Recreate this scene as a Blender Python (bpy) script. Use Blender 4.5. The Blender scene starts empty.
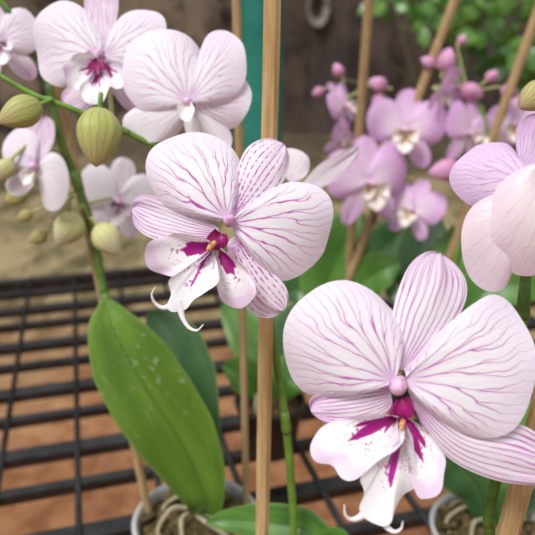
import bpy, math, random
from mathutils import Vector, Matrix, noise as mnoise
random.seed(4)
bpy.context.scene.view_settings.view_transform = 'Standard'
C = bpy.context.scene.collection
F = 646.0; PIT = math.radians(20); CH = 1.10; BZ = 0.62
CAM = Vector((0, 0, CH))
RT = Vector((1, 0, 0)); UP = Vector((0, math.sin(PIT), math.cos(PIT))); FW = Vector((0, math.cos(PIT), -math.sin(PIT)))
def at(px, py, d): return CAM + RT*((px-267.5)/F*d) - UP*((py-267.5)/F*d) + FW*d

# ------------------------------------------------------------------ materials
class NB:
    def __init__(s, name):
        s.mat = bpy.data.materials.new(name); s.mat.use_nodes = True
        s.t = s.mat.node_tree; s.n = s.t.nodes; s.n.clear()
        s.out = s.n.new('ShaderNodeOutputMaterial')
    def set(s, sock, v):
        if isinstance(v, bpy.types.NodeSocket): s.t.links.new(v, sock)
        elif isinstance(v, (tuple, list)): sock.default_value = (v[0], v[1], v[2], 1) if len(sock.default_value) == 4 else v
        else: sock.default_value = v
    def m(s, op, a, b=None, c=None):
        n = s.n.new('ShaderNodeMath'); n.operation = op
        s.set(n.inputs[0], a)
        if b is not None: s.set(n.inputs[1], b)
        if c is not None: s.set(n.inputs[2], c)
        return n.outputs[0]
    def sm(s, e0, e1, x, lo=0.0, hi=1.0):
        n = s.n.new('ShaderNodeMapRange'); n.interpolation_type = 'SMOOTHSTEP'
        s.set(n.inputs[0], x); n.inputs[1].default_value = e0; n.inputs[2].default_value = e1
        n.inputs[3].default_value = lo; n.inputs[4].default_value = hi
        return n.outputs[0]
    def mix(s, f, a, b):
        n = s.n.new('ShaderNodeMix'); n.data_type = 'RGBA'
        s.set(n.inputs[0], f); s.set(n.inputs[6], a); s.set(n.inputs[7], b); return n.outputs[2]
    def coord(s, kind='Object'): return s.n.new('ShaderNodeTexCoord').outputs[kind]
    def mapping(s, v, scale, loc=None):
        n = s.n.new('ShaderNodeMapping'); s.set(n.inputs[0], v); n.inputs[3].default_value = scale
        if loc is not None: s.set(n.inputs[1], loc)
        return n.outputs[0]
    def noise(s, v, scale, detail=2, rough=.5):
        n = s.n.new('ShaderNodeTexNoise'); s.set(n.inputs['Vector'], v); n.inputs['Scale'].default_value = scale
        n.inputs['Detail'].default_value = detail; n.inputs['Roughness'].default_value = rough
        return n.outputs[0]
    def xyz(s, v):
        n = s.n.new('ShaderNodeSeparateXYZ'); s.set(n.inputs[0], v); return n.outputs
    def comb(s, x, y, z):
        n = s.n.new('ShaderNodeCombineXYZ'); s.set(n.inputs[0], x); s.set(n.inputs[1], y); s.set(n.inputs[2], z); return n.outputs[0]
    def attr(s, name):
        n = s.n.new('ShaderNodeAttribute'); n.attribute_name = name; return n.outputs['Fac']
    def rnd(s): return s.n.new('ShaderNodeObjectInfo').outputs['Random']
    def bump(s, h, strength=.3, dist=.001):
        n = s.n.new('ShaderNodeBump'); n.inputs['Strength'].default_value = strength; n.inputs['Distance'].default_value = dist
        s.set(n.inputs['Height'], h); return n.outputs[0]
    def finish(s, col, rough=.5, spec=.5, metal=0., transl=0., tcol=None, nrm=None):
        p = s.n.new('ShaderNodeBsdfPrincipled')
        s.set(p.inputs['Base Color'], col); s.set(p.inputs['Roughness'], rough); s.set(p.inputs['Metallic'], metal)
        s.set(p.inputs['Specular IOR Level'], spec)
        if nrm is not None: s.set(p.inputs['Normal'], nrm)
        sh = p.outputs[0]
        if transl > 0:
            tr = s.n.new('ShaderNodeBsdfTranslucent'); s.set(tr.inputs[0], tcol if tcol is not None else col)
            mx = s.n.new('ShaderNodeMixShader'); mx.inputs[0].default_value = transl
            s.t.links.new(sh, mx.inputs[1]); s.t.links.new(tr.outputs[0], mx.inputs[2]); sh = mx.outputs[0]
        s.t.links.new(sh, s.out.inputs[0]); return s.mat

def petal_mat(name, base, edge, vein, N=6, W=.00022, strength=.8, t1=.18, t2=.42, fade0=.62, fade1=1.03, start=.03, dots=False, tint=None, transl=.27, tint_r=.28):
    b = NB(name)
    uv = b.xyz(b.coord('UV')); u, t = uv[0], uv[1]
    rv = b.m('MULTIPLY', b.rnd(), 37.0)
    v3 = b.comb(u, t, rv)
    n1 = b.m('SUBTRACT', b.noise(v3, 3.0, 2), .5)
    n2 = b.m('SUBTRACT', b.noise(b.mapping(v3, (9, 1.2, 1)), 1.6, 2), .5)
    hw = b.attr('hw')
    q = b.m('MULTIPLY', b.m('ADD', u, b.m('MULTIPLY', n1, .09)), float(N))
    a = b.m('ABSOLUTE', b.m('SUBTRACT', b.m('FRACT', q), .5))
    tt = b.m('ADD', t, b.m('MULTIPLY', n2, .9))
    o1 = b.sm(t1, t1+.5, tt, 0, .25); o2 = b.sm(t2, t2+.5, tt, 0, .125)
    c = b.m('ABSOLUTE', b.m('SUBTRACT', b.m('ABSOLUTE', b.m('SUBTRACT', a, o1)), o2))
    dist = b.m('DIVIDE', b.m('MULTIPLY', c, hw), float(N))
    dist = b.m('MULTIPLY', dist, b.m('ADD', b.m('MULTIPLY', t, .75), .62))      # veins thin out towards the rim
    mask = b.sm(W*.4, W*1.6, dist, 1, 0)
    fade = b.sm(fade0, fade1, b.m('ADD', t, b.m('MULTIPLY', n1, .35)), 1, .12)
    st = b.sm(start, start+.12, t, 0, 1)
    k = b.m('MULTIPLY', b.m('MULTIPLY', mask, fade), b.m('MULTIPLY', st, strength))
    mod = b.noise(b.mapping(v3, (N*2.0, 24 if dots else 5, 1)), 1.0, 2)
    k = b.m('MULTIPLY', k, b.sm(.42, .54, mod, .06, 1) if dots else b.sm(.30, .55, mod, .4, 1))
    col = b.mix(b.sm(.35, 1.05, b.m('ADD', t, b.m('MULTIPLY', n1, .5))), base, edge)
    if tint is not None:
        col = b.mix(b.sm(.0, tint_r, t, .55, 0), col, tint)
    col = b.mix(b.m('MULTIPLY', b.m('MULTIPLY', b.sm(0, W*6, dist, 1, 0), fade), strength*.10), col, vein)
    col = b.mix(k, col, vein)
    bmp = b.bump(b.m('SUBTRACT', b.noise(b.mapping(v3, (N*4, 6, 1)), 1.5, 3), b.m('MULTIPLY', mask, .3)), .4, .0007)
    return b.finish(col, .45, .35, 0, transl, nrm=bmp)

WH = (.94, .91, .96); WE = (.905, .81, .935); MG = (.48, .012, .39); FL = (.84, .58, .84)
M = {}
M['petal'] = petal_mat('petal_white_veined', WH, WE, MG, 8, .00022, .92, tint=FL)
M['petal_big'] = petal_mat('petal_big_veined', WH, WE, (.52, .04, .45), 9, .00018, .84, tint=FL)
M['sepal'] = petal_mat('sepal_dotted', WH, (.89, .76, .91), MG, 8, .00032, .95, t1=.9, t2=1.2, dots=True, tint=FL)
M['sepal_l'] = petal_mat('sepal_lined', WH, (.88, .75, .91), (.50, .04, .43), 10, .00018, .80, t1=.5, t2=1.2, fade0=.7, fade1=1.06, tint=FL)
M['petal_soft'] = petal_mat('petal_soft_veined', WH, (.91, .82, .935), (.54, .09, .48), 9, .00020, .66, tint=FL)
M['petal_pale'] = petal_mat('petal_pale', (.93, .90, .94), (.91, .85, .93), (.55, .2, .52), 8, .00018, .35)
M['pink'] = petal_mat('petal_pink', (.89, .65, .88), (.78, .45, .80), (.5, .08, .48), 6, .0003, .2, tint=(.96, .88, .95), tint_r=.6)
M['lilac'] = petal_mat('petal_lilac', (.88, .71, .90), (.81, .57, .86), (.58, .20, .62), 9, .0002, .5)
M['cream'] = petal_mat('petal_cream', (.92, .83, .85), (.90, .74, .85), (.74, .46, .64), 11, .00018, .22, t1=.6, t2=1.2, tint=(.86, .84, .62), tint_r=.25)
M['bud'] = petal_mat('bud_green', (.42, .48, .12), (.56, .52, .22), (.42, .13, .22), 16, .00026, .7, t1=1.5, t2=2, fade0=.8, fade1=1.2, start=.05, transl=.08)
M['bud_pale'] = petal_mat('bud_pale', (.60, .60, .26), (.76, .72, .54), (.5, .2, .35), 12, .00024, .35, t1=1.5, t2=2, transl=.1)
M['bud_pink'] = petal_mat('bud_pink', (.64, .30, .48), (.76, .40, .66), (.5, .1, .36), 10, .0003, .35, t1=1.5, t2=2, transl=.1)
def lip_mat(name, base, blot, a, bb, edge=None, emix=.5, bars=7, ns=1.5, sd=.8):
    b = NB(name); uv = b.xyz(b.coord('UV')); u, t = uv[0], uv[1]
    v3 = b.comb(u, t, b.m('MULTIPLY', b.rnd(), 20.0))
    n = b.m('SUBTRACT', b.noise(b.mapping(v3, (bars, 1.0, 1)), 1.5, 1), .5)
    n0 = b.m('SUBTRACT', b.noise(v3, 3.0, 2), .5)
    sp = b.noise(b.mapping(v3, (14, 16, 1)), 1.5, 1)
    side = b.m('ABSOLUTE', b.m('SUBTRACT', u, .5))
    tt = b.m('ADD', b.m('ADD', t, b.m('MULTIPLY', n, ns)), b.m('MULTIPLY', side, sd))
    k = b.sm(a, bb, tt, 1, 0)
    col = base
    if edge is not None: col = b.mix(b.sm(.7, .98, b.m('ADD', t, n0), 0, emix), base, edge)
    col = b.mix(b.m('MULTIPLY', b.sm(.60, .64, sp, 0, .8), b.sm(.5, .8, t, 1, 0)), col, blot)
    col = b.mix(k, col, blot)
    return b.finish(col, .42, .35, 0, .2, nrm=b.bump(n0, .5, .0008))
M['lip_side'] = lip_mat('lip_side_lobe', (.94, .915, .95), (.36, .005, .20), .50, .56, (.76, .46, .80), .5, 5, 1.1, .9)
M['lip_mid'] = lip_mat('lip_mid_lobe', (.94, .92, .95), (.46, .02, .32), .30, .37, None, .5, 12, 1.6, .9)
M['lip_tip'] = lip_mat('lip_tendril', (.94, .90, .93), (.92, .85, .9), .0, .1)
M['lip_pink'] = lip_mat('lip_yellow_pink', (.92, .86, .80), (.72, .46, .08), .35, .55)
M['lip_white'] = lip_mat('lip_white', (.92, .88, .9), (.75, .62, .30), .2, .4)
def simple(name, c1, c2, scale=30, rough=.5, spec=.4, metal=0, bump=0, transl=0, stretch=(1, 1, 1), detail=4):
    b = NB(name); n = b.noise(b.mapping(b.coord('Object'), stretch), scale, detail, .6)
    col = b.mix(b.sm(.3, .7, n), c1, c2)
    return b.finish(col, rough, spec, metal, transl, nrm=b.bump(n, bump, .002) if bump else None)
M['throat'] = simple('throat_magenta', (.16, .002, .06), (.34, .008, .15), 300, .4)
M['callus'] = simple('callus_yellow', (.74, .52, .12), (.50, .08, .10), 900, .4)
M['column'] = simple('column_pinkwhite', (.90, .74, .87), (.68, .24, .58), 260, .4, transl=.15)
M['stem'] = simple('stem_green', (.11, .23, .03), (.19, .33, .055), 90, .4, .4)
M['stem_deep'] = simple('stem_deep_green', (.07, .15, .025), (.14, .25, .045), 90, .4, .4)
M['stem_pale'] = simple('pedicel_green', (.36, .42, .14), (.52, .52, .24), 90, .45)
M['stem_dark'] = simple('stem_dark', (.06, .07, .03), (.13, .10, .05), 90, .5)
M['stake'] = simple('stake_bamboo', (.42, .26, .11), (.62, .43, .22), 60, .6, .2, 0, .25, stretch=(6, 6, .35))
M['stake_old'] = simple('stake_weathered', (.32, .21, .10), (.48, .34, .18), 60, .7, .2, 0, .25, stretch=(6, 6, .35))
M['metal'] = simple('bench_black', (.005, .005, .006), (.024, .024, .026), 45, .36, .55, .2, .3)
M['pot'] = simple('pot_grey_plastic', (.42, .42, .40), (.56, .56, .54), 18, .45, .4, 0, 0, .1)
M['pot_dark'] = simple('pot_black_plastic', (.012, .012, .012), (.025, .025, .025), 18, .4)
M['bark'] = simple('potting_bark', (.04, .025, .014), (.16, .10, .05), 90, .9, .1, 0, .8)
M['moss'] = simple('moss', (.03, .03, .012), (.18, .12, .055), 140, .95, .1, 0, .8)
M['root'] = simple('root', (.28, .26, .15), (.44, .38, .26), 90, .7)
M['teal'] = simple('teal_paint', (.010, .14, .105), (.025, .22, .17), 6, .45)
M['coil'] = simple('coil_grey', (.20, .18, .16), (.28, .26, .24), 30, .6)
def leaf_mat(name, c1, c2, specks=False):
    b = NB(name); uv = b.xyz(b.coord('UV')); u, t = uv[0], uv[1]
    v3 = b.comb(u, t, b.m('MULTIPLY', b.rnd(), 20.0))
    n = b.noise(v3, 3.5, 4)
    col = b.mix(b.sm(.3, .7, n), c1, c2)
    side = b.m('ABSOLUTE', b.m('SUBTRACT', u, .5))
    col = b.mix(b.sm(.0, .045, side, .4 if specks else .55, 0), col, tuple(x*.5 for x in c1))
    col = b.mix(b.sm(.45, .5, side, 0, .35), col, (.30, .40, .10))
    st = b.noise(b.mapping(v3, (60, 1.5, 1)), 1.0, 2)
    col = b.mix(b.sm(.5, .7, st, 0, .15), col, tuple(min(1, x*1.5) for x in c2))
    if specks:
        sp = b.noise(b.mapping(v3, (11, 24, 1)), 1.6, 2)
        far = b.m('MULTIPLY', b.sm(.62, .70, sp, 0, .5), b.sm(.25, .6, t, 0, 1))
        far = b.m('MULTIPLY', far, b.sm(.38, .55, u, 1, .35))
        col = b.mix(far, col, (.46, .54, .36))
    return b.finish(col, .30, .55, 0, .10, nrm=b.bump(st, .10, .001))
M['leaf_big'] = leaf_mat('leaf_bright', (.092, .205, .020), (.160, .305, .036), True)
M['leaf'] = leaf_mat('leaf_mid', (.055, .155, .022), (.105, .245, .04))
M['leaf_dark'] = leaf_mat('leaf_dark', (.03, .095, .027), (.06, .15, .042))
M['vine_leaf'] = leaf_mat('vine_leaf', (.08, .19, .03), (.16, .31, .06))

# ------------------------------------------------------------------ mesh building
class MB:
    def __init__(s): s.v = []; s.f = []; s.mi = []; s.uv = []; s.hw = []
    def grid(s, P, nu, nt, uvf, hwf, mi, close=False):
        o = len(s.v)
        for j in range(nt+1):
            for i in range(nu+1):
                s.v.append(P[j][i]); s.uv.append(uvf(i, j)); s.hw.append(hwf(i, j))
        w = nu+1
        for j in range(nt):
            for i in range(nu):
                s.f.append((o+j*w+i, o+j*w+i+1, o+(j+1)*w+i+1, o+(j+1)*w+i)); s.mi.append(mi)
    def tube(s, pts, radii, seg=10, mi=0, sub=6, square=False, smooth=True):
        if smooth and len(pts) > 2: pts, radii = smooth_path(pts, radii, sub)
        elif not isinstance(radii, (list, tuple)): radii = [radii]*len(pts)
        o = len(s.v); n = len(pts); ref = None
        for k in range(n):
            a = pts[max(0, k-1)]; b = pts[min(n-1, k+1)]; T = (b-a).normalized()
            if ref is None:
                ref = Vector((0, 0, 1)) if abs(T.z) < .9 else Vector((0, 1, 0))
            X = (ref - T*ref.dot(T)).normalized(); Y = T.cross(X); ref = X
            for i in range(seg):
                an = 2*math.pi*(i+.5)/seg; r = radii[k]
                if square:
                    cx, cy = math.cos(an), math.sin(an); mx = max(abs(cx), abs(cy)); r = radii[k]*min(1/mx, 1.3)
                s.v.append(pts[k] + X*(math.cos(an)*r) + Y*(math.sin(an)*r)); s.uv.append((i/seg, k/(n-1))); s.hw.append(2*math.pi*radii[k])
        for k in range(n-1):
            for i in range(seg):
                j = (i+1) % seg
                s.f.append((o+k*seg+i, o+k*seg+j, o+(k+1)*seg+j, o+(k+1)*seg+i)); s.mi.append(mi)
        s.f.append(tuple(o+i for i in reversed(range(seg)))); s.mi.append(mi)
        s.f.append(tuple(o+(n-1)*seg+i for i in range(seg))); s.mi.append(mi)
    def lathe(s, c, prof, seg=40, mi=0, lobes=0):
        n = len(prof); P = []
        for (r, z) in prof:
            P.append([c + Vector((math.cos(2*math.pi*i/seg)*r, math.sin(2*math.pi*i/seg)*r, z)) for i in range(seg+1)])
        s.grid(P, seg, n-1, lambda i, j: (i/seg, j/(n-1)), lambda i, j: 2*math.pi*prof[j][0], mi)
    def box(s, c, ax, ay, az, mi=0):
        o = len(s.v)
        for k in (-1, 1):
            for (i, j) in ((-1, -1), (1, -1), (1, 1), (-1, 1)):
                s.v.append(c+ax*i+ay*j+az*k); s.uv.append((i*.5+.5, k*.5+.5)); s.hw.append(.01)
        for q in ((3, 2, 1, 0), (4, 5, 6, 7), (0, 1, 5, 4), (1, 2, 6, 5), (2, 3, 7, 6), (3, 0, 4, 7)):
            s.f.append(tuple(o+x for x in q)); s.mi.append(mi)
    def build(s, name, mats, parent=None, origin=None, smooth=True):
        if origin is None: origin = WO[parent.name] if parent else sum(s.v, Vector())/len(s.v)
        me = bpy.data.meshes.new(name); me.from_pydata([tuple(p-origin) for p in s.v], [], s.f)
        if not isinstance(mats, (list, tuple)): mats = [mats]
        for m in mats: me.materials.append(m)
        me.polygons.foreach_set('material_index', s.mi); me.polygons.foreach_set('use_smooth', [smooth]*len(s.f))
        ul = me.uv_layers.new(name='UVMap')
        for l in me.loops: ul.data[l.index].uv = s.uv[l.vertex_index]
        at_ = me.attributes.new('hw', 'FLOAT', 'POINT'); at_.data.foreach_set('value', s.hw)
        me.update()
        o = bpy.data.objects.new(name, me); C.objects.link(o)
        o.location = origin - (WO[parent.name] if parent else Vector())
        o.parent = parent; WO[o.name] = origin.copy()
        return o
WO = {}
def cr(p0, p1, p2, p3, t):
    return (p1*2 + (p2-p0)*t + (p0*2-p1*5+p2*4-p3)*(t*t) + (p1*3-p0-p2*3+p3)*(t**3))*.5
def smooth_path(pts, radii, sub=6):
    n = len(pts); out = []; ro = []
    if not isinstance(radii, (list, tuple)): radii = [radii]*n
    if len(radii) != n:
        radii = [radii[0]+(radii[-1]-radii[0])*k/(n-1) for k in range(n)]
    for k in range(n-1):
        p0 = pts[max(0, k-1)]; p3 = pts[min(n-1, k+2)]
        for q in range(sub):
            t = q/sub; out.append(cr(p0, pts[k], pts[k+1], p3, t)); ro.append(radii[k]*(1-t)+radii[k+1]*t)
    out.append(pts[-1]); ro.append(radii[-1]); return out, ro
def resample(pts, n):
    L = [0]
    for k in range(1, len(pts)): L.append(L[-1]+(pts[k]-pts[k-1]).length)
    out = []; k = 0
    for i in range(n+1):
        x = L[-1]*i/n
        while k < len(pts)-2 and L[k+1] < x: k += 1
        s = (x-L[k])/max(1e-9, L[k+1]-L[k]); out.append(pts[k].lerp(pts[k+1], min(1, max(0, s))))
    return out
def thing(name, label, cat, loc, group=None):
    o = bpy.data.objects.new(name, None); C.objects.link(o); o.location = loc; WO[o.name] = Vector(loc)
    o.empty_display_size = .02
    o['label'] = label; o['category'] = cat
    if group: o['group'] = group
    return o
def tag(o, label, cat, group=None):
    o['label'] = label; o['category'] = cat
    if group: o['group'] = group
    return o
CAMR = Matrix((RT, UP, -FW)).transposed()

def petal(mb, O, R, base, outline, mi=0, z0=0, lift=.0, bow=.0, camber=.0, ripple=.0011, mode='fan', nu=64, nt=26, ph=None, frill=0.0, dome=0.0, wavy=0.0, crease=0.0):
    """base/outline in metres in the flower's own plane (x right, y up); z grows towards the front of the flower"""
    ph = random.random()*6 if ph is None else ph
    b = Vector((base[0], base[1], 0)); ol = [Vector((x, y, 0)) for x, y in outline]
    if mode == 'fan':
        B, _ = smooth_path(ol, 1, 8); B = resample(B, nu)
        xy = [[b + (B[i]-b)*(j/nt) for i in range(nu+1)] for j in range(nt+1)]
        d = [(B[min(nu, i+1)]-B[max(0, i-1)]).length*nu/(min(nu, i+1)-max(0, i-1)) for i in range(nu+1)]
        hwf = lambda i, j: d[i]*(j/nt)
    else:
        k = max(range(len(ol)), key=lambda q: (ol[q]-b).length)
        full, _ = smooth_path([b]+ol+[b], 1, 8)
        kk = min(range(len(full)), key=lambda q: (full[q]-ol[k]).length)
        Lc = resample(full[:kk+1], nt); Rc = resample(list(reversed(full[kk:])), nt)
        xy = [[Lc[j].lerp(Rc[j], i/nu) for i in range(nu+1)] for j in range(nt+1)]
        hwf = lambda i, j: (Rc[j]-Lc[j]).length + 1e-5
    P = []
    for j in range(nt+1):
        t = j/nt; row = []
        for i in range(nu+1):
            u = i/nu; s = 2*u-1
            z = z0 + lift*t + bow*t*t + camber*s*s*t + ripple*math.sin(5*u+ph)*t*t*1.5 + ripple*.9*math.sin(13*u+2*ph)*t**3 + ripple*.5*math.sin(23*u+3*ph)*t**5
            z += dome*math.sin(math.pi*t)*(1-s*s)
            if crease: z += crease*math.sin(math.pi*t)*math.exp(-((s-.15)/.28)**2)
            p = xy[j][i]
            if wavy and t > 0:
                p = p + (p-b).normalized()*(wavy*(math.sin(17*u+ph)+.6*math.sin(29*u+2*ph))*t**4)
            if frill:
                fr = frill*math.sin(34*u+ph)*t**4; p = p + (p-b).normalized()*fr*.6 if t > 0 else p; z += fr
            row.append(O + R @ Vector((p.x, p.y, z)))
        P.append(row)
    mb.grid(P, nu, nt, lambda i, j: (i/nu, j/nt), hwf, mi)

def build_flower(plant, O, R, sc, spec, attach, stem_mat='stem_pale', label=None, nu=64, nt=26, sr=.0016, bend=None):
    mb = MB()
    nb = O + R @ Vector((0, 0, -.004))
    mid = bend if bend is not None else nb.lerp(attach, .45) + R @ Vector((0, 0, -.012))
    mb.tube([nb + R @ Vector((0, 0, .003)), nb+R @ Vector((0, 0, -.006)), mid, attach], [sr*1.15, sr*1.1, sr, sr*.9], 8)
    fl = mb.build('flower', M[stem_mat], plant, O)
    if label: fl['label'] = label
    S = lambda p: (p[0]*sc, p[1]*sc)
    lip = None
    for (name, mat, base, outline, kw) in spec:
        if name == 'lip':
            lip = lip or (MB(), [])
            if mat not in lip[1]: lip[1].append(mat)
            if kw.get('tube'):
                pts = [O + R @ Vector((x*sc, y*sc, z)) for (x, y, z) in outline]
                lip[0].tube(pts, kw['tube'], 8, lip[1].index(mat))
            else: petal(lip[0], O, R, S(base), [S(p) for p in outline], lip[1].index(mat), nu=64, nt=20, **kw)
        elif name == 'column':
            m_ = MB(); (x, y) = S(base); r, ln, tilt, z0 = kw['r'], kw['ln'], kw['tilt'], kw.get('z0', 0)
            pts = []; rr = []
            for q in range(9):
                w = q/8
                pts.append(O + R @ Vector((x+tilt[0]*w*ln, y+tilt[1]*w*ln, z0+ln*w)))
                rr.append(r*(.55+.25*w+.35*math.sin(w*2.6)) if q < 7 else r*(.72 if q == 7 else .22))
            m_.tube(pts, rr, 14, smooth=False)
            m_.build('column', M[mat], fl)
        else:
            m_ = MB(); petal(m_, O, R, S(base), [S(p) for p in outline], 0, nu=nu, nt=nt, **kw)
            m_.build(name, M[mat], fl)
    if lip: lip[0].build('lip', [M[m] for m in lip[1]], fl)
    return fl

def hero(plant, cx, cy, d, spec, attach, **k):
    cv = lambda p: ((p[0]-cx), -(p[1]-cy)) if len(p) == 2 else ((p[0]-cx), -(p[1]-cy), p[2])
    sp = [(n, m, cv(b) if b else None, [cv(p) for p in o] if o else None, kw) for (n, m, b, o, kw) in spec]
    return build_flower(plant, at(cx, cy, d), CAMR, d/F, sp, attach, **k)

mir = lambda ol: [(-x, y) for x, y in ol]
PR = [(.05, -.04), (.25, -.26), (.55, -.38), (.85, -.27), (1.0, .05), (.98, .40), (.8, .68), (.48, .72), (.2, .54), (.07, .24), (.03, .08)]
DS = [(-.04, .1), (-.24, .35), (-.32, .65), (-.22, .92), (0, 1.02), (.22, .92), (.32, .65), (.24, .35), (.04, .1)]
LS = [(.06, -.04), (.37, -.22), (.64, -.52), (.68, -.85), (.48, -.98), (.22, -.8), (.05, -.45), (.02, -.1)]
SL = [(.03, -.08), (.2, -.06), (.33, -.16), (.28, -.38), (.12, -.35), (.02, -.2)]
ML = [(-.05, -.15), (-.16, -.32), (-.2, -.5), (-.06, -.66), (.06, -.66), (.2, -.5), (.16, -.32), (.05, -.15)]
def generic(plant, px, py, d, half_px, roll, yaw, pitch, mats, attach, close=0.0, **k):
    sc = half_px*d/F
    R = CAMR @ Matrix.Rotation(math.radians(yaw), 3, 'Y') @ Matrix.Rotation(math.radians(-pitch), 3, 'X') @ Matrix.Rotation(math.radians(-roll), 3, 'Z')
    rp = .025*sc; cl = close*sc
    sp = [('sepal', mats[1], (0, .05), DS, dict(z0=-.002, lift=.1*sc+cl, bow=-.2*sc, mode='lerp', ripple=rp)),
          ('sepal', mats[1], (.03, -.05), LS, dict(z0=-.002, lift=.05*sc+cl, bow=-.2*sc, mode='lerp', ripple=rp)),
          ('sepal', mats[1], (-.03, -.05), mir(LS), dict(z0=-.002, lift=.05*sc+cl, bow=-.2*sc, mode='lerp', ripple=rp)),
          ('petal', mats[0], (.04, .02), PR, dict(z0=0, lift=.3*sc+cl, bow=-.35*sc, camber=-.08*sc, ripple=rp)),
          ('petal', mats[0], (-.04, .02), mir(PR), dict(z0=0, lift=.3*sc+cl, bow=-.35*sc, camber=-.08*sc, ripple=rp)),
          ('lip', mats[2], (.02, -.1), SL, dict(z0=.05*sc, lift=.4*sc)),
          ('lip', mats[2], (-.02, -.1), mir(SL), dict(z0=.05*sc, lift=.4*sc)),
          ('lip', mats[3], (0, -.12), ML, dict(z0=.1*sc, lift=.5*sc, bow=-.2*sc)),
          ('column', mats[4], (0, 0), None, dict(r=.085*sc, ln=.32*sc, tilt=(0, -.3)))]
    return build_flower(plant, at(px, py, d), R, sc, sp, attach, nu=24, nt=12, **k)

def bud(plant, p, axis, length, width, attach, mat, stem_mat='stem_pale', sr=.0013):
    axis = axis.normalized(); x = axis.orthogonal().normalized(); y = axis.cross(x); mb = MB(); nt, nu = 18, 36
    P = []; rad = []
    for j in range(nt+1):
        w = j/nt; r = width/2*(math.sin(math.pi*min(1, w**.85)))**.72*(1-.12*w) if 0 < j < nt else 0
        rad.append(max(r, 1e-5)); row = []
        for i in range(nu+1):
            a = 2*math.pi*i/nu; rr = r*(1+.06*math.cos(3*a+.5)+.025*abs(math.sin(4.5*a)))
            row.append(p + axis*((w-.5)*length) + x*(math.cos(a)*rr) + y*(math.sin(a)*rr))
        P.append(row)
    mb.grid(P, nu, nt, lambda i, j: (i/nu, j/nt), lambda i, j: rad[j]*6.283, 0)
    b0 = p - axis*length*.47
    mb.tube([b0, b0-axis*length*.25, attach], [sr*1.1, sr, sr*.9], 8, 1)
    return mb.build('bud', [M[mat], M[stem_mat]], plant, p)

def leaf(plant, pts, hws, mat, fold=.25, tilt=0, label=None, droop=0):
    P3, W = smooth_path(pts, hws, 8); n = len(P3); nu = 16; rows = []
    for k in range(n):
        T = (P3[min(n-1, k+1)]-P3[max(0, k-1)]).normalized(); V = (CAM-P3[k]).normalized()
        X = V.cross(T).normalized(); N = T.cross(X).normalized()
        if N.dot(V) < 0: N = -N
        ca, sa = math.cos(math.radians(tilt)), math.sin(math.radians(tilt)); X, N = X*ca+N*sa, N*ca-X*sa
        row = []
        for i in range(nu+1):
            s = 2*i/nu-1
            row.append(P3[k] + X*(s*W[k]) + N*(W[k]*fold*(abs(s)**1.3 - .45*s**4)))
        rows.append(row)
    mb = MB(); mb.grid(rows, nu, n-1, lambda i, j: (i/nu, j/(n-1)), lambda i, j: W[j]*2, 0)
    o = mb.build('leaf', M[mat], plant)
    if label: o['label'] = label
    return o

def pot(plant, c, r, h, mat, mix='bark', roots=5, chips=40):
    mb = MB()
    mb.lathe(c, [(.001, .001), (r*.72, .001), (r*.74, .004), (r*.93, h*.86), (r*1.0, h*.88), (r*1.02, h*.97), (r*1.0, h), (r*.95, h), (r*.92, h*.9), (r*.72, h*.3)], 48)
    mb.build('pot', M[mat], plant)
    mb = MB(); rows = []; nr = 12; ns = 36; top = h*.84
    for j in range(nr+1):
        row = []
        for i in range(ns+1):
            a = 2*math.pi*(i % ns)/ns; rr = r*.90*j/nr
            q = c+Vector((math.cos(a)*rr, math.sin(a)*rr, 0))
            q.z += top + .012*(1-(j/nr)**2) + .006*mnoise.noise(q*90)
            row.append(q)
        rows.append(row)
    mb.grid(rows, ns, nr, lambda i, j: (i/ns, j/nr), lambda i, j: .01, 0)
    for q in range(chips):
        a = random.random()*6.28; rr = r*.82*math.sqrt(random.random()); p = c+Vector((math.cos(a)*rr, math.sin(a)*rr, top+.008))
        e = Matrix.Rotation(random.random()*6, 3, 'Z') @ Matrix.Rotation(random.uniform(-.7, .7), 3, 'X')
        mb.box(p, e @ Vector((random.uniform(.003, .009), 0, 0)), e @ Vector((0, random.uniform(.002, .005), 0)), e @ Vector((0, 0, .002)), 0)
    mb.build('potting_mix', M[mix], plant)
    for q in range(roots):
        a = q*6.28/roots+random.random(); r1 = r*random.uniform(.6, .86)
        f = lambda an, rr, z: c+Vector((math.cos(an)*rr, math.sin(an)*rr, z))
        m2 = MB(); m2.tube([f(a, .008, top+.02), f(a+.3, r1*.6, top+.022), f(a+.7, r1, top+.010), f(a+1.2, r1*.9, top+.0)], [.0022, .0021, .0018, .0012], 8)
        m2.build('aerial_root', M['root'], plant)

def strip(plant, pts, r, mat, name='flower_spike', nodes=()):
    P, Rr = smooth_path(pts, r, 8); mb = MB(); mb.tube(P, Rr, 10, smooth=False)
    for w in nodes:
        k = int(w*(len(P)-2)); T = (P[k+1]-P[k]).normalized()
        mb.tube([P[k]-T*.004, P[k]-T*.001, P[k]+T*.006, P[k]+T*.012], [Rr[k]*1.02, Rr[k]*1.25, Rr[k]*1.15, Rr[k]*1.0], 10, smooth=False)
    return mb.build(name, M[mat], plant)

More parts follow.
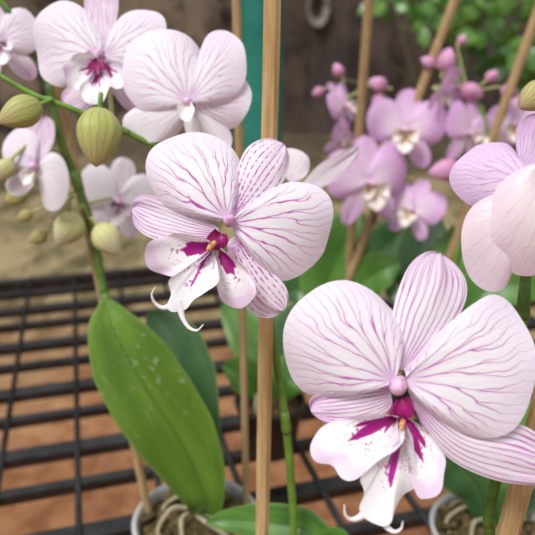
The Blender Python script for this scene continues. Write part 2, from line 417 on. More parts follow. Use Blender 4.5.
# ------------------------------------------------------------------ setting
def structure(o): o['kind'] = 'structure'; return o
b = NB('ground_earth'); co = b.coord('Object')
n1 = b.noise(b.mapping(co, (1.4, .5, 1)), 2.2, 5, .75); n2 = b.noise(co, 14, 4, .6); n4 = b.noise(b.mapping(co, (1, .4, 1)), 1.0, 4, .6)
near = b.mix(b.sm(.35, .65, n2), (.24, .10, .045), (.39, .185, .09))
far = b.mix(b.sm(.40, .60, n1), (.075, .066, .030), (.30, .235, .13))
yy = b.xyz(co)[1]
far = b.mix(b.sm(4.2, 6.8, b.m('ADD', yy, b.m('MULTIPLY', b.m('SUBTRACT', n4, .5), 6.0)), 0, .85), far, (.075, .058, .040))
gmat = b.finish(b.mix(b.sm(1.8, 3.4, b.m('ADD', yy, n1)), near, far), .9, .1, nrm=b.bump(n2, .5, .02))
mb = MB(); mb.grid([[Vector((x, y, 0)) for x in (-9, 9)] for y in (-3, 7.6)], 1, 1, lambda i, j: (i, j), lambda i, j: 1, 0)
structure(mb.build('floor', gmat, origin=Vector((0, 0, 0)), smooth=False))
b = NB('wall_boards'); co = b.coord('Object'); X = b.xyz(co)
nn = b.noise(b.mapping(co, (2.2, 2.2, 1.4)), 1.2, 5, .7)
bd = b.m('ABSOLUTE', b.m('SUBTRACT', b.m('FRACT', b.m('MULTIPLY', X[0], 2.2)), .5))
cid = b.noise(b.comb(b.m('FLOOR', b.m('MULTIPLY', X[0], 2.2)), 0, 0), 1.7, 1)
c_ = b.mix(b.sm(.38, .62, nn), (.020, .014, .012), (.10, .066, .052))
c_ = b.mix(b.sm(.4, .65, cid, 0, .5), c_, (.085, .068, .060))
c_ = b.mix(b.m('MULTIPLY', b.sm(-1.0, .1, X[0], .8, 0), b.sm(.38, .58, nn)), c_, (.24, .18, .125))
c_ = b.mix(b.sm(.46, .5, bd, 0, .5), c_, (.012, .009, .008))
wm = b.finish(c_, .85, .15)
mb = MB(); mb.box(Vector((0, 7.6, 1.8)), Vector((9, 0, 0)), Vector((0, .08, 0)), Vector((0, 0, 1.8)))
structure(mb.build('wall_back', wm, origin=Vector((0, 7.6, 0)), smooth=False))

# ------------------------------------------------------------------ wire bench
YA = math.radians(16); CU = Vector((math.cos(YA), math.sin(YA), 0)); CV = Vector((-math.sin(YA), math.cos(YA), 0))
bench = thing('wire_bench', 'black metal wire mesh bench under the potted orchids', 'bench', (0, .6, 0))
uv3 = lambda u, v, z: CU*u + CV*v + Vector((0, 0, z))
U0, U1, V0, V1 = -.95, 1.25, .02, 1.345
v = V1; k = 0
while v > V0:
    mb = MB(); th = .0115 if k % 2 == 0 else .0066
    mb.box(uv3((U0+U1)/2, v, BZ-.0095), CU*((U1-U0)/2), CV*th, Vector((0, 0, .006)))
    mb.build('cross_bar', M['metal'], bench, smooth=False); v -= (.084 if k % 2 else .072); k += 1
u = U0+.03
while u <= U1:
    mb = MB(); mb.tube([uv3(u, V0, BZ-.0041), uv3(u, V1, BZ-.0041)], .0040, 8, smooth=False)
    mb.build('long_wire', M['metal'], bench); u += .088
for (a, bb) in (((U0, V0), (U1, V0)), ((U0, V1), (U1, V1)), ((U0, V0), (U0, V1)), ((U1, V0), (U1, V1))):
    mb = MB(); A = uv3(a[0], a[1], BZ-.026); B = uv3(bb[0], bb[1], BZ-.026); d = (B-A).normalized()
    mb.box((A+B)/2, (B-A)/2, d.cross(Vector((0, 0, 1)))*.012, Vector((0, 0, .014))); mb.build('frame_rail', M['metal'], bench, smooth=False)
for (a, bb) in ((U0, V0), (U1, V0), (U0, V1), (U1, V1)):
    mb = MB(); mb.box(uv3(a, bb, (BZ-.03)/2), CU*.014, CV*.014, Vector((0, 0, (BZ-.03)/2))); mb.build('leg', M['metal'], bench, smooth=False)

# ------------------------------------------------------------------ plant B : striped centre orchid
Bp = Vector((.012, .345, BZ))
PB = thing('potted_orchid', 'striped white and magenta orchid tied to the tall front stake, sharpest flower in centre', 'orchid', Bp)
pot(PB, Bp, .052, .085, 'pot', roots=3, chips=20)
spB = [Bp+Vector((0, .0, .075)), at(293, 545, .43), at(291, 480, .41), at(284, 410, .392), at(273, 340, .378), at(264, 280, .37), at(256, 220, .366), at(238, 172, .378), at(200, 150, .386), at(155, 145, .380), at(118, 128, .372), at(70, 108, .364), at(30, 93, .358), at(-25, 60, .352)]
strip(PB, spB, [.003, .0026, .0026, .0025, .0024, .0023, .0022, .0021, .002, .0019, .0018, .0017, .0015, .001], 'stem', nodes=(.22, .62, .77))
F1 = [('sepal', 'sepal', (230, 216), [(231, 208), (233, 190), (238, 165), (245, 148), (257, 138), (272, 135), (284, 141), (290, 153), (289, 168), (281, 184), (268, 197), (252, 208), (240, 216)], dict(z0=-.003, lift=.003, bow=-.008, mode='lerp', dome=.002)),
 ('sepal', 'sepal_l', (218, 232), [(216, 226), (195, 215), (165, 200), (145, 193), (132, 195), (127, 206), (132, 225), (148, 237), (172, 242), (198, 242), (214, 238)], dict(z0=-.003, lift=-.001, bow=-.006, mode='lerp')),
 ('sepal', 'sepal', (231, 238), [(238, 236), (253, 252), (270, 270), (284, 284), (289, 297), (284, 311), (270, 319), (254, 315), (243, 302), (235, 280), (229, 258), (227, 244)], dict(z0=-.003, lift=.001, bow=-.004, mode='lerp', dome=.002)),
 ('petal', 'petal', (227, 218), [(221, 221), (203, 218), (178, 213), (160, 203), (150, 188), (146, 170), (150, 150), (160, 137), (175, 129), (192, 127), (212, 132), (228, 143), (238, 158), (242, 172), (240, 188), (237, 203), (232, 214)], dict(z0=.001, lift=.012, bow=-.018, camber=-.003, ripple=.0020, wavy=.0008)),
 ('petal', 'petal', (231, 224), [(234, 218), (244, 206), (258, 196), (275, 186), (292, 180), (311, 183), (325, 194), (333, 212), (333, 232), (326, 252), (312, 267), (297, 277), (280, 280), (265, 272), (253, 259), (242, 245), (234, 233)], dict(z0=.002, lift=.013, bow=-.018, camber=-.003, ripple=.0020, wavy=.0008)),
 ('lip', 'lip_side', (214, 247), [(213, 243), (200, 237), (178, 235), (159, 240), (148, 252), (151, 267), (165, 275), (182, 275), (198, 267), (212, 254)], dict(z0=.004, lift=.006, bow=-.001, camber=.004, ripple=.0018, frill=.0007)),
 ('lip', 'lip_side', (220, 250), [(223, 249), (234, 257), (248, 270), (256, 288), (252, 301), (240, 307), (227, 305), (220, 293), (216, 276), (215, 259)], dict(z0=.004, lift=.006, bow=-.002, camber=.004, ripple=.0018, frill=.0007)),
 ('lip', 'lip_mid', (213, 249), [(208, 252), (197, 262), (185, 271), (174, 280), (175, 294), (172, 304), (178, 310), (189, 308), (197, 298), (208, 292), (221, 280), (220, 265), (216, 255)], dict(z0=.006, lift=.012, bow=-.006, camber=.003, ripple=.0018, frill=.0005)),
 ('lip', 'lip_tip', None, [(181, 299, .0115), (175, 304, .012), (167, 306, .013), (160, 301, .014), (158, 293, .016), (162, 286, .017)], dict(tube=[.0022, .0016, .0010, .0007, .0005, .0002])),
 ('lip', 'lip_tip', None, [(182, 299, .0115), (184, 308, .012), (187, 317, .013), (193, 325, .014), (201, 327, .016), (207, 321, .017)], dict(tube=[.0022, .0017, .0011, .0008, .0005, .0002])),
 ('lip', 'throat', (222, 234), [(217, 230), (210, 236), (208, 244), (213, 250), (222, 250), (229, 243), (228, 235)], dict(z0=.006, lift=.005, bow=-.003)),
 ('lip', 'callus', None, [(217, 243, .010), (213, 247, .0118), (210, 251, .0125)], dict(tube=[.0010, .0015, .0008])),
 ('column', 'column', (231, 223), None, dict(r=.0026, ln=.010, tilt=(-.05, .15)))]
FL1 = hero(PB, 228, 222, .30, F1, at(250, 205, .366), label='large front flower with netted magenta veins', bend=at(236, 214, .335))
F3 = [('sepal', 'petal_soft', (194, 102), [(200, 90), (220, 84), (240, 74), (251, 88), (248, 108), (234, 124), (212, 126), (197, 112)], dict(z0=-.001, lift=0, bow=-.006)),
 ('sepal', 'petal_pale', (187, 104), [(183, 97), (160, 94), (138, 102), (121, 116), (126, 134), (150, 141), (174, 132), (186, 112)], dict(z0=-.001, lift=0, bow=-.006)),
 ('sepal', 'petal_pale', (190, 105), [(197, 105), (214, 114), (230, 130), (228, 148), (206, 152), (188, 140), (182, 115)], dict(z0=-.002, lift=0, bow=-.004)),
 ('petal', 'petal_soft', (187, 101), [(180, 106), (160, 113), (139, 108), (124, 92), (120, 70), (126, 47), (144, 32), (165, 26), (184, 31), (198, 45), (204, 64), (201, 84), (192, 97)], dict(z0=.001, lift=.010, bow=-.016, camber=-.004, ripple=.0020, wavy=.0009)),
 ('petal', 'petal_soft', (190, 101), [(191, 95), (193, 75), (199, 50), (210, 32), (227, 25), (241, 37), (246, 60), (241, 86), (228, 103), (205, 109)], dict(z0=.003, lift=.008, bow=-.013, camber=-.004, ripple=.0020, wavy=.0009)),
 ('lip', 'lip_white', (188, 104), [(184, 104), (180, 112), (184, 124), (192, 126), (197, 117), (194, 106)], dict(z0=.004, lift=.008)),
 ('column', 'column', (188, 102), None, dict(r=.0024, ln=.009, tilt=(.1, -.2)))]
hero(PB, 188, 102, .372, F3, at(200, 150, .386), label='white flower with faint pink veins behind the front flower', bend=at(194, 130, .388))
F4 = [('sepal', 'petal_soft', (103, 48), [(98, 42), (86, 18), (82, -6), (93, -22), (108, -20), (117, -2), (114, 25), (107, 44)], dict(z0=-.003, lift=.002, bow=-.006, mode='lerp')),
 ('sepal', 'sepal_l', (98, 62), [(92, 62), (72, 78), (58, 92), (62, 104), (76, 111), (90, 104), (99, 84), (102, 68)], dict(z0=-.003, bow=-.004, mode='lerp')),
 ('sepal', 'petal_soft', (106, 62), [(112, 60), (132, 74), (146, 92), (143, 106), (126, 108), (112, 92), (104, 72)], dict(z0=-.003, bow=-.004, mode='lerp')),
 ('petal', 'petal_soft', (100, 56), [(94, 64), (78, 77), (58, 85), (40, 73), (30, 50), (28, 26), (38, 8), (58, -1), (80, 4), (96, 18), (105, 35), (105, 48)], dict(z0=.001, lift=.008, bow=-.014, camber=-.004, ripple=.0020, wavy=.0009)),
 ('petal', 'petal_soft', (105, 56), [(104, 47), (108, 28), (121, 12), (140, 6), (158, 13), (167, 33), (162, 58), (148, 73), (126, 77), (112, 68)], dict(z0=.001, lift=.008, bow=-.014, camber=-.004, ripple=.0020, wavy=.0009)),
 ('lip', 'lip_side', (102, 64), [(98, 60), (82, 62), (70, 73), (73, 90), (88, 93), (99, 79)], dict(z0=.004, lift=.007, camber=.003, ripple=.0016, frill=.0006)),
 ('lip', 'lip_side', (106, 66), [(110, 63), (125, 70), (131, 84), (122, 96), (108, 84)], dict(z0=.004, lift=.007, camber=.003, ripple=.0016, frill=.0006)),
 ('lip', 'lip_mid', (103, 72), [(99, 74), (90, 86), (87, 100), (97, 110), (110, 106), (115, 90), (108, 76)], dict(z0=.006, lift=.011, bow=-.005, ripple=.0016, frill=.0005)),
 ('lip', 'throat', (102, 62), [(96, 64), (94, 73), (101, 80), (109, 75), (108, 65)], dict(z0=.008, lift=.003)),
 ('column', 'column', (102, 57), None, dict(r=.0024, ln=.009, tilt=(0, .0)))]
hero(PB, 102, 60, .388, F4, at(112, 125, .371), label='upper flower with maroon blotched lip', bend=at(110, 95, .40))
F8 = [('petal', 'petal_pale', (292, 188), [(300, 186), (318, 166), (338, 155), (357, 149), (353, 163), (338, 179), (318, 189), (300, 192)], dict(z0=.0, lift=.002, bow=.006, mode='lerp')),
 ('petal', 'petal_pale', (290, 182), [(284, 176), (278, 160), (283, 149), (297, 149), (309, 158), (308, 172), (298, 182)], dict(z0=.0, lift=.002, bow=-.004)),
 ('sepal', 'petal_pale', (296, 190), [(302, 188), (316, 186), (326, 193), (322, 206), (308, 208), (298, 198)], dict(z0=-.002, lift=0, bow=-.004))]
hero(PB, 292, 186, .40, F8, at(259, 238, .367), label='half hidden white flower turned sideways', bend=at(275, 205, .395))
bud(PB, at(98, 137, .352), at(97, 165, .352)-at(101, 105, .356), .034, .0245, at(100, 119, .368), 'bud', 'stem')
bud(PB, at(20, 113, .352), at(8, 118, .35)-at(36, 106, .356), .026, .018, at(44, 98, .360), 'bud', 'stem')
def leafp(plant, L, mat, **k):
    return leaf(plant, [at(x, y, d) for (x, y, d, w) in L], [w*d/F for (x, y, d, w) in L], mat, **k)
leafp(PB, [(318, 600, .44, 6), (325, 560, .44, 16), (305, 530, .44, 20), (265, 521, .45, 18), (225, 520, .46, 10), (206, 523, .46, 1)], 'leaf', tilt=-10)
leafp(PB, [(300, 600, .44, 6), (322, 552, .44, 14), (338, 540, .43, 14), (350, 542, .42, 4)], 'leaf', tilt=10)

# ------------------------------------------------------------------ plant C : left orchid in the grey pot
Cr = at(196, 516, .57); Cp = Vector((Cr.x, Cr.y, BZ)); hC = Cr.z-BZ
PC = thing('potted_orchid', 'orchid in grey pot at the bottom with one large bright green leaf', 'orchid', Cp)
pot(PC, Cp, .055, hC, 'pot', 'moss', 6, 60)
cb = Cp+Vector((.005, 0, hC*.9))
leaf(PC, [cb, at(206, 505, .545), at(197, 475, .53), at(178, 438, .515), at(153, 400, .50), at(129, 360, .49), at(113, 328, .485), at(107, 308, .485), at(104, 299, .485)], [x*.51/F for x in (6, 18, 30, 39, 41, 37, 25, 12, 1)], 'leaf_big', fold=.18, label='large bright green leaf with pale specks')
leaf(PC, [cb, at(210, 480, .575), at(198, 420, .575), at(188, 380, .58), at(174, 345, .585), at(156, 321, .59), at(146, 314, .59)], [x*.58/F for x in (5, 12, 22, 29, 29, 17, .5)], 'leaf_dark', fold=.2, label='darker leaf behind the large one')
spC = [cb, at(165, 440, .56), at(125, 360, .54), at(104, 290, .525), at(92, 230, .515), at(76, 180, .505), at(60, 138, .495), at(52, 100, .485), at(38, 60, .475), at(15, 20, .465), at(-20, -25, .455)]
strip(PC, spC, [.0042, .0040, .0039, .0038, .0037, .0035, .0032, .0029, .0026, .0022, .0016], 'stem_deep', nodes=(.28, .5, .72))
wm_ = ['petal_pale', 'petal_pale', 'lip_side', 'lip_mid', 'column']
F5 = [('sepal', 'petal_soft', (35, 163), [(30, 160), (24, 140), (28, 122), (40, 114), (52, 122), (52, 142), (42, 160)], dict(z0=-.002, bow=-.004, mode='lerp')),
 ('petal', 'petal_soft', (34, 165), [(28, 168), (12, 168), (2, 158), (2, 140), (12, 128), (28, 128), (38, 140), (38, 156)], dict(z0=.001, lift=.006, bow=-.01)),
 ('petal', 'petal_pale', (40, 168), [(40, 160), (50, 152), (62, 158), (68, 176), (66, 197), (57, 210), (44, 208), (38, 192), (37, 176)], dict(z0=.001, lift=.006, bow=-.01)),
 ('sepal', 'petal_pale', (34, 170), [(30, 170), (14, 172), (3, 180), (6, 192), (20, 195), (32, 184)], dict(z0=-.002, bow=-.004)),
 ('lip', 'lip_white', (36, 168), [(32, 168), (24, 176), (28, 186), (36, 184), (39, 174)], dict(z0=.003, lift=.008)),
 ('column', 'column', (36, 166), None, dict(r=.003, ln=.009, tilt=(0, -.2)))]
hero(PC, 36, 166, .475, F5, at(66, 152, .498), label='white flower turned down beside the spike', bend=at(50, 150, .495))
generic(PC, -2, 42, .46, 42, -15, 15, 0, ['petal_soft', 'sepal_l', 'lip_side', 'lip_mid', 'column'], at(30, 45, .472))
generic(PC, 118, 198, .60, 40, 10, 20, -10, wm_, at(84, 205, .512))
bud(PC, at(68, 229, .50), at(60, 240, .50)-at(74, 218, .50), .030, .024, at(90, 222, .512), 'bud_pale')
bud(PC, at(108, 240, .50), at(116, 252, .50)-at(98, 228, .50), .030, .023, at(92, 228, .512), 'bud_pale')
bud(PC, at(60, 210, .52), at(54, 216, .52)-at(66, 204, .52), .022, .015, at(84, 205, .511), 'bud_pale')
bud(PC, at(17, 196, .50), at(8, 200, .50)-at(26, 190, .50), .020, .015, at(68, 160, .50), 'bud')
bud(PC, at(38, 237, .53), at(28, 242, .53)-at(48, 232, .53), .017, .012, at(90, 224, .512), 'bud')
bud(PC, at(25, 216, .53), at(17, 220, .53)-at(33, 212, .53), .014, .010, at(78, 190, .506), 'bud')
bud(PC, at(4, 170, .47), at(-4, 178, .47)-at(10, 160, .47), .020, .014, at(56, 120, .49), 'bud_pale')

# ------------------------------------------------------------------ plant D : right foreground
Dp = Vector((.080, .215, BZ))
PD = thing('potted_orchid', 'foreground orchid at right with the largest veined white flower and curled lip', 'orchid', Dp)
pot(PD, Dp, .05, .085, 'pot', roots=3, chips=20)
spD = [Dp+Vector((0, 0, .075)), at(484, 560, .295), at(488, 520, .287), at(499, 465, .28), at(514, 390, .272), at(522, 325, .267), at(527, 265, .262), at(538, 185, .258), at(548, 110, .252), at(560, 60, .25)]
strip(PD, spD, [.0026, .0025, .0024, .0023, .0023, .0023, .0022, .002, .0018, .0015], 'stem_deep', nodes=(.6,))
F2 = [('sepal', 'sepal_l', (402, 372), [(396, 362), (393, 340), (394, 315), (401, 288), (413, 264), (429, 252), (445, 252), (460, 263), (470, 279), (471, 296), (463, 315), (448, 336), (430, 354), (413, 368)], dict(z0=-.003, lift=.003, bow=-.008, mode='lerp', dome=.003)),
 ('sepal', 'sepal_l', (392, 398), [(390, 388), (362, 386), (332, 392), (313, 401), (312, 415), (330, 427), (358, 429), (382, 420), (394, 406)], dict(z0=-.003, lift=0, bow=-.004, mode='lerp')),
 ('sepal', 'sepal_l', (410, 392), [(414, 388), (440, 405), (470, 420), (500, 424), (528, 428), (552, 446), (562, 470), (546, 486), (512, 485), (480, 476), (452, 461), (430, 438), (414, 406)], dict(z0=-.002, lift=.003, bow=-.005, mode='lerp', dome=.002)),
 ('petal', 'petal_big', (392, 380), [(384, 391), (366, 396), (340, 402), (315, 400), (297, 385), (284, 360), (282, 335), (290, 312), (305, 296), (325, 286), (350, 283), (375, 290), (392, 305), (402, 322), (405, 340), (402, 360), (397, 373)], dict(z0=.001, lift=.013, bow=-.018, camber=-.003, ripple=.0020, wavy=.0008)),
 ('petal', 'petal_big', (403, 378), [(405, 370), (423, 350), (445, 327), (470, 308), (495, 298), (518, 305), (533, 325), (538, 353), (533, 387), (519, 414), (497, 433), (470, 437), (444, 425), (422, 407), (407, 390)], dict(z0=.002, lift=.015, bow=-.016, camber=-.005, ripple=.0024, wavy=.0011)),
 ('lip', 'lip_side', (396, 414), [(392, 410), (372, 407), (346, 414), (321, 425), (309, 440), (315, 454), (329, 459), (339, 468), (354, 468), (373, 454), (390, 428)], dict(z0=.003, lift=.006, bow=-.001, camber=.004, ripple=.0020, frill=.0007)),
 ('lip', 'lip_side', (402, 414), [(406, 413), (420, 424), (434, 438), (440, 457), (435, 478), (426, 490), (413, 488), (406, 472), (400, 452), (399, 426)], dict(z0=.003, lift=.006, bow=-.002, camber=.004, ripple=.0020, frill=.0007)),
 ('lip', 'lip_mid', (401, 418), [(395, 426), (382, 441), (366, 454), (355, 467), (359, 482), (355, 496), (361, 507), (373, 512), (383, 509), (389, 499), (399, 490), (412, 478), (410, 455), (405, 428)], dict(z0=.005, lift=.009, bow=-.004, camber=.003, ripple=.0020, frill=.0005)),
 ('lip', 'lip_tip', None, [(372, 496, .0085), (363, 502, .009), (354, 507, .010), (346, 507, .011), (341, 501, .012), (340, 491, .013)], dict(tube=[.0024, .0017, .0011, .0007, .0005, .0002])),
 ('lip', 'lip_tip', None, [(375, 498, .0085), (377, 507, .009), (381, 515, .010), (388, 519, .011), (394, 515, .012), (395, 507, .013)], dict(tube=[.0024, .0017, .0011, .0007, .0005, .0002])),
 ('lip', 'throat', (399, 394), [(393, 397), (387, 409), (389, 419), (400, 421), (409, 413), (410, 400), (406, 393)], dict(z0=.004, lift=.005, bow=-.004)),
 ('lip', 'callus', None, [(398, 414, .009), (396, 418, .010), (395, 422, .0108)], dict(tube=[.0008, .0011, .0006])),
 ('column', 'column', (402, 380), None, dict(r=.0029, ln=.010, tilt=(-.42, -.15)))]
hero(PD, 398, 384, .228, F2, at(512, 400, .273), label='largest veined flower nearest the front', bend=at(450, 388, .262))
F9 = [('sepal', 'lilac', (527, 165), [(520, 155), (518, 132), (526, 116), (544, 112), (556, 128), (550, 150), (536, 165)], dict(z0=-.002, bow=-.003, mode='lerp')),
 ('petal', 'lilac', (528, 180), [(522, 196), (502, 206), (478, 206), (461, 194), (456, 175), (463, 155), (480, 143), (500, 138), (518, 142), (529, 158), (530, 172)], dict(z0=.0, lift=.004, bow=-.010, camber=-.002, wavy=.0007)),
 ('petal', 'lilac', (536, 178), [(538, 168), (552, 150), (575, 145), (592, 165), (590, 192), (570, 205), (546, 196)], dict(z0=.0, lift=.004, bow=-.008)),
 ('sepal', 'cream', (514, 194), [(503, 192), (486, 197), (470, 210), (462, 232), (464, 258), (475, 281), (492, 292), (508, 286), (516, 260), (520, 225)], dict(z0=.001, lift=.006, bow=-.008, dome=.003, ripple=.0008)),
 ('sepal', 'cream', (538, 168), [(526, 166), (506, 176), (490, 194), (484, 220), (488, 246), (500, 266), (518, 276), (540, 272), (558, 248), (563, 208), (554, 180)], dict(z0=.005, lift=.012, bow=-.014, dome=.004, ripple=.0010, wavy=.0005))]
hero(PD, 530, 182, .238, F9, at(538, 185, .258), label='lilac flower with cupped cream underside at the edge', bend=at(534, 184, .25), sr=.0022)
bud(PD, at(533, 97, .245), at(522, 106, .244)-at(548, 84, .247), .015, .0115, at(552, 85, .252), 'bud', 'stem')

# ------------------------------------------------------------------ plant G : right pot
Gr = at(490, 527, .58); Gp = Vector((Gr.x, Gr.y, BZ)); hG = Gr.z-BZ
PG = thing('potted_orchid', 'flowerless orchid in pale pot behind the lower right flower', 'orchid', Gp)
pot(PG, Gp, .052, hG, 'pot', 'moss', 6, 50)
gb = Gp+Vector((0, 0, hG*.9))
leaf(PG, [gb, at(480, 490, .57), at(462, 466, .565), at(446, 446, .56), at(432, 420, .56), at(428, 405, .56)], [x*.56/F for x in (6, 22, 29, 26, 14, 1)], 'leaf_dark')
leaf(PG, [gb, at(508, 485, .57), at(528, 450, .58), at(545, 410, .58), at(552, 385, .58)], [x*.56/F for x in (6, 20, 26, 18, 1)], 'leaf')
leaf(PG, [gb, at(515, 500, .60), at(540, 480, .61), at(575, 465, .62), at(600, 460, .62)], [x*.6/F for x in (6, 18, 24, 18, 1)], 'leaf_dark')

# ------------------------------------------------------------------ plants E, F : pink orchids behind
def onbench(px, py, h):
    k = (py-267.5)/F*math.cos(PIT)+math.sin(PIT); d = (CH-BZ-h)/k; p = at(px, py, d); return Vector((p.x, p.y, BZ)), d
pk = ['pink', 'pink', 'lip_pink', 'lip_pink', 'column']
Ep, dE = onbench(338, 322, .08)
PE = thing('potted_orchid', 'pink orchid with yellow lipped flowers on a dark curved spike behind the front flower', 'orchid', Ep)
pot(PE, Ep, .05, .08, 'pot_dark', roots=3, chips=15)
eb = Ep+Vector((0, 0, .07))
spE = [eb, at(350, 280, .95), at(356, 248, .92), at(376, 216, .89), at(392, 170, .87), at(392, 125, .86), at(384, 95, .86), at(362, 85, .86), at(340, 78, .86)]
strip(PE, spE, [.0035, .0034, .0033, .0031, .003, .0027, .0024, .002, .0014], 'stem_dark', nodes=(.3,))
generic(PE, 406, 128, .84, 39, 5, -10, -5, pk, at(392, 130, .86), stem_mat='stem_pale')
generic(PE, 368, 180, .83, 44, -8, 15, -8, pk, at(392, 168, .87))
generic(PE, 414, 208, .86, 30, 20, -30, 0, pk, at(388, 190, .88))
generic(PE, 342, 104, .86, 24, -35, 50, 10, pk, at(368, 86, .86))
generic(PE, 342, 140, .9, 20, 20, 50, -20, pk, at(390, 150, .867))
for (x, y, l, w, ax) in ((378, 84, 18, 14, (-8, -3)), (338, 70, 14, 11, (-4, -8)), (318, 92, 12, 9, (-6, 3)), (378, 103, 16, 13, (-2, 7))):
    bud(PE, at(x, y, .86), at(x+ax[0], y+ax[1], .86)-at(x, y, .86), l*.86/F*1.1, w*.86/F*1.1, at(350+(x-350)*.5, 84, .86), 'bud_pink')
leaf(PE, [eb, at(324, 288, .95), at(334, 262, .94), at(346, 236, .93), at(353, 216, .93), at(355, 206, .93)], [x*.94/F for x in (10, 24, 30, 26, 15, 1)], 'leaf')
leaf(PE, [eb, at(352, 293, .93), at(366, 278, .92), at(384, 268, .91), at(400, 262, .91)], [x*.92/F for x in (8, 18, 22, 18, 2)], 'leaf')
leaf(PE, [eb, at(312, 300, .96), at(296, 290, .97), at(280, 295, .98)], [x*.96/F for x in (8, 18, 18, 2)], 'leaf_dark')
leaf(PE, [eb, at(345, 290, 1.02), at(378, 252, 1.05), at(400, 232, 1.06), at(412, 224, 1.06)], [x*.96/F for x in (8, 22, 25, 18, 2)], 'leaf_dark')
Fp, dF = onbench(432, 332, .08)
PF = thing('potted_orchid', 'pink orchid with round pink buds behind the right edge flower', 'orchid', Fp)
pot(PF, Fp, .05, .08, 'pot_dark', roots=3, chips=15)
fb = Fp+Vector((0, 0, .07))
spF = [fb, at(450, 280, .89), at(462, 235, .87), at(476, 190, .85), at(486, 145, .84), at(482, 110, .83), at(466, 88, .83), at(447, 62, .83), at(440, 45, .83)]
strip(PF, spF, [.0035, .0034, .0033, .0031, .003, .0027, .0024, .002, .0014], 'stem', nodes=(.3,))
generic(PF, 470, 132, .82, 34, 10, 35, -5, pk, at(485, 140, .84))
generic(PF, 517, 124, .84, 30, 0, -30, 0, pk, at(486, 145, .84))
generic(PF, 440, 90, .82, 27, 15, 50, -25, pk, at(466, 88, .83), close=.5)
for (x, y, l, w, ax) in ((444, 170, 32, 22, (-10, 2)), (447, 60, 26, 20, (2, -8)), (472, 92, 24, 19, (8, 3)), (510, 92, 20, 16, (8, 3)), (428, 62, 16, 12, (-6, -3)), (492, 76, 16, 12, (6, -5)), (462, 40, 13, 10, (4, -7))):
    bud(PF, at(x, y, .82), at(x+ax[0], y+ax[1], .82)-at(x, y, .82), l*.82/F, w*.82/F, at(468 if y < 120 else 478, 92 if y < 120 else 178, .83 if y < 120 else .847), 'bud_pink')
leaf(PF, [fb, at(440, 290, .90), at(448, 262, .89), at(455, 240, .89), at(452, 226, .89)], [x*.9/F for x in (8, 20, 24, 17, 1)], 'leaf')
leaf(PF, [fb, at(470, 300, .88), at(500, 284, .87), at(530, 286, .86), at(552, 298, .86)], [x*.88/F for x in (8, 22, 26, 18, 1)], 'leaf')
leaf(PF, [fb, at(415, 300, .92), at(400, 285, .93), at(392, 268, .94)], [x*.9/F for x in (8, 18, 18, 2)], 'leaf_dark')
leaf(PF, [fb, at(422, 290, .98), at(420, 255, 1.0), at(428, 225, 1.01), at(436, 208, 1.01)], [x*.98/F for x in (8, 22, 26, 20, 2)], 'leaf_dark')
leaf(PF, [fb, at(470, 280, .93), at(492, 250, .95), at(500, 225, .96)], [x*.9/F for x in (8, 18, 18, 2)], 'leaf_dark')
Hp, dH = onbench(270, 398, .07)
PH = thing('potted_orchid', 'small dark pot with low green leaves between the stakes', 'orchid', Hp)
pot(PH, Hp, .042, .07, 'pot_dark', roots=2, chips=15)
hb = Hp+Vector((0, 0, .06))
leaf(PH, [hb, at(256, 385, dH-.02), at(240, 372, dH-.03), at(222, 365, dH-.04)], [x*.8/F for x in (6, 16, 18, 1)], 'leaf')
leaf(PH, [hb, at(285, 380, dH-.02), at(300, 366, dH), at(312, 345, dH+.01)], [x*.8/F for x in (6, 18, 20, 1)], 'leaf')
leaf(PH, [hb, at(262, 370, dH+.02), at(248, 335, dH+.03), at(232, 308, dH+.04), at(226, 298, dH+.04)], [x*.8/F for x in (6, 18, 21, 14, 1)], 'leaf')
leaf(PH, [hb, at(283, 360, dH+.02), at(290, 325, dH+.03), at(300, 300, dH+.04)], [x*.8/F for x in (6, 18, 19, 1)], 'leaf_dark')

# ------------------------------------------------------------------ stakes
def stake(A, B, r, mat, label, zfoot, up=0.0):
    d = (B-A); B2 = A + d*((zfoot-A.z)/d.z); A2 = A - d.normalized()*up
    n = 14; pts = []
    for k in range(n+1):
        w = k/n; pts.append(A2.lerp(B2, w)+Vector((mnoise.noise(Vector((w*4, r*900, A.x*50)))*.0006, 0, 0)))
    mb = MB(); mb.tube(pts, [r]*(n+1), 8, 0, smooth=False, square=True)
    return tag(mb.build('plant_stake', M[mat], None, B2, smooth=False), label, 'stake')
stake(at(272, 0, .313), Vector((at(262, 535, .413).x, at(262, 535, .413).y, .80)), .0042, 'stake', 'tall pale wooden stake in front, running beside the sharpest flower', BZ+.075, .09)
stake(at(545, 400, .262), at(508, 535, .280), .0044, 'stake', 'wooden stake at the lower right corner behind the largest flower', BZ+.075, .04)
a = at(236, 0, .46); stake(a, Vector((a.x+.004, Cp.y+.015, BZ)), .0031, 'stake_old', 'thin blurred stake just left of the teal post', BZ+hC-.01, .06)
stake(at(52, 60, .508), at(146, 500, .585), .0034, 'stake_old', 'thin stake beside the left spike and behind the large green leaf', BZ+hC-.01, .0)
stake(at(369, 0, .75), Ep+Vector((.012, .02, .07)), .0052, 'stake_old', 'upright blurred stake just right of the teal post among pink flowers', BZ+.07, .05)
stake(at(455, 0, .80), Ep+Vector((-.012, .0, .07)), .0056, 'stake_old', 'leaning stake behind the half open pink flower', BZ+.07, .05)
stake(at(542, 0, .76), Fp+Vector((-.012, .01, .07)), .0056, 'stake_old', 'leaning stake nearest the upper right corner', BZ+.07, .05)

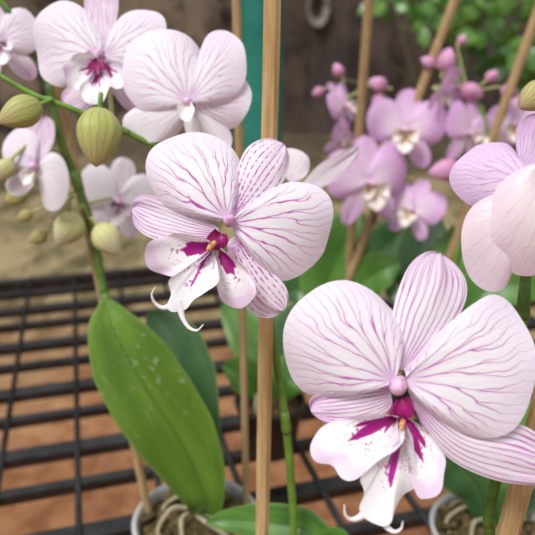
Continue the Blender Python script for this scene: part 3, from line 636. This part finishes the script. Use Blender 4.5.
# ------------------------------------------------------------------ background things
g = at(262, 60, 2.1); base = Vector((g.x, g.y, 0))
post = thing('post', 'teal painted post standing behind the bench', 'post', base)
mb = MB(); mb.lathe(base, [(.068, 0), (.068, 2.2)], 24); mb.build('pole', M['teal'], post)
mb = MB(); mb.box(base+Vector((0, 0, .006)), Vector((.1, 0, 0)), Vector((0, .1, 0)), Vector((0, 0, .006))); mb.build('base_plate', M['teal'], post, smooth=False)
cc = at(313, 10, 7.7); cc.y = 7.50; mb = MB()
for q in range(5):
    r = .10+.012*q; mb.tube([cc+Vector((math.cos(x*.3142)*r*.75, -.02*q+.01, math.sin(x*.3142)*r*1.3)) for x in range(21)], .012, 6, smooth=False)
tag(mb.build('wire_coil', M['coil'], None, cc), 'grey coil hanging on the dark board wall', 'coil')
def vine(label, boxpx, d, n, size, mats, seed):
    random.seed(seed); x0, x1, y0, y1 = boxpx; p0 = at((x0+x1)/2, y1, d); foot = Vector((p0.x, p0.y+.1, 0))
    t = thing('climbing_plant', label, 'plant', foot, None); mb = MB()
    for q in range(6):
        e = at(random.uniform(x0, x1), random.uniform(y0, y1), d+random.uniform(-.2, .3))
        mb.tube([foot+Vector((random.uniform(-.05, .05), 0, 0)), foot.lerp(e, .5)+Vector((random.uniform(-.2, .2), .1, .1)), e], [.02, .014, .006], 6)
    mb.build('stem', M['stem_dark'], t)
    mb = MB()
    for q in range(n):
        x = x0+(x1-x0)*random.random()**.7
        c = at(x, y0+(y1-y0)*random.random()**1.3*(.55+.45*(x-x0)/(x1-x0)), d+random.uniform(-.35, .35)); s = size*random.uniform(.5, 1.2)
        R = Matrix.Rotation(random.random()*6.28, 3, 'Y') @ Matrix.Rotation(random.uniform(-1.1, .6), 3, 'X') @ Matrix.Rotation(random.uniform(-.6, .6), 3, 'Z')
        prof = [(0, .02), (.2, .25), (.5, .36), (.8, .2), (1, .01)]
        P = [[c+R @ Vector((w*s*k, .06*s*abs(k)-.1*s*l*l, l*s)) for k in (-1, 0, 1)] for (l, w) in prof]
        mb.grid(P, 2, 4, lambda i, j: (i/2, j/4), lambda i, j: .05, 0 if random.random() < .55 else 1)
    mb.build('foliage', [M[m] for m in mats], t)
vine('broad leaved green climber high in the upper right background', (372, 570, -60, 72), 4.7, 260, .165, ('leaf', 'vine_leaf'), 3)
vine('dim dark foliage low along the wall behind the pink flowers', (450, 640, 40, 122), 6.3, 120, .22, ('leaf_dark', 'leaf'), 5)

# ------------------------------------------------------------------ light, world, camera
w = bpy.data.worlds.new('world'); bpy.context.scene.world = w; w.use_nodes = True
nt_ = w.node_tree; bg = nt_.nodes['Background']
tc = nt_.nodes.new('ShaderNodeTexCoord'); sx = nt_.nodes.new('ShaderNodeSeparateXYZ'); nt_.links.new(tc.outputs['Generated'], sx.inputs[0])
mr = nt_.nodes.new('ShaderNodeMapRange'); nt_.links.new(sx.outputs[2], mr.inputs[0])
mr.inputs[1].default_value = -.2; mr.inputs[2].default_value = 1; mr.inputs[3].default_value = .15; mr.inputs[4].default_value = 1.0
nt_.links.new(mr.outputs[0], bg.inputs[1]); bg.inputs[0].default_value = (.97, .98, 1.0, 1)
sl = bpy.data.lights.new('sun', 'SUN'); sl.energy = 3.0; sl.angle = math.radians(22); sl.color = (1, .985, .965)
so = bpy.data.objects.new('sun', sl); C.objects.link(so); so.location = (0, 0, 4)
so.rotation_euler = (math.radians(28), math.radians(-24), 0)
cam = bpy.data.cameras.new('camera'); co = bpy.data.objects.new('camera', cam); C.objects.link(co)
co.location = CAM; co.rotation_euler = (math.radians(90)-PIT, 0, 0)
cam.sensor_width = 36; cam.lens = 36*F/535; cam.clip_start = .01
cam.dof.use_dof = True; cam.dof.focus_distance = .272; cam.dof.aperture_fstop = 12
bpy.context.scene.camera = co
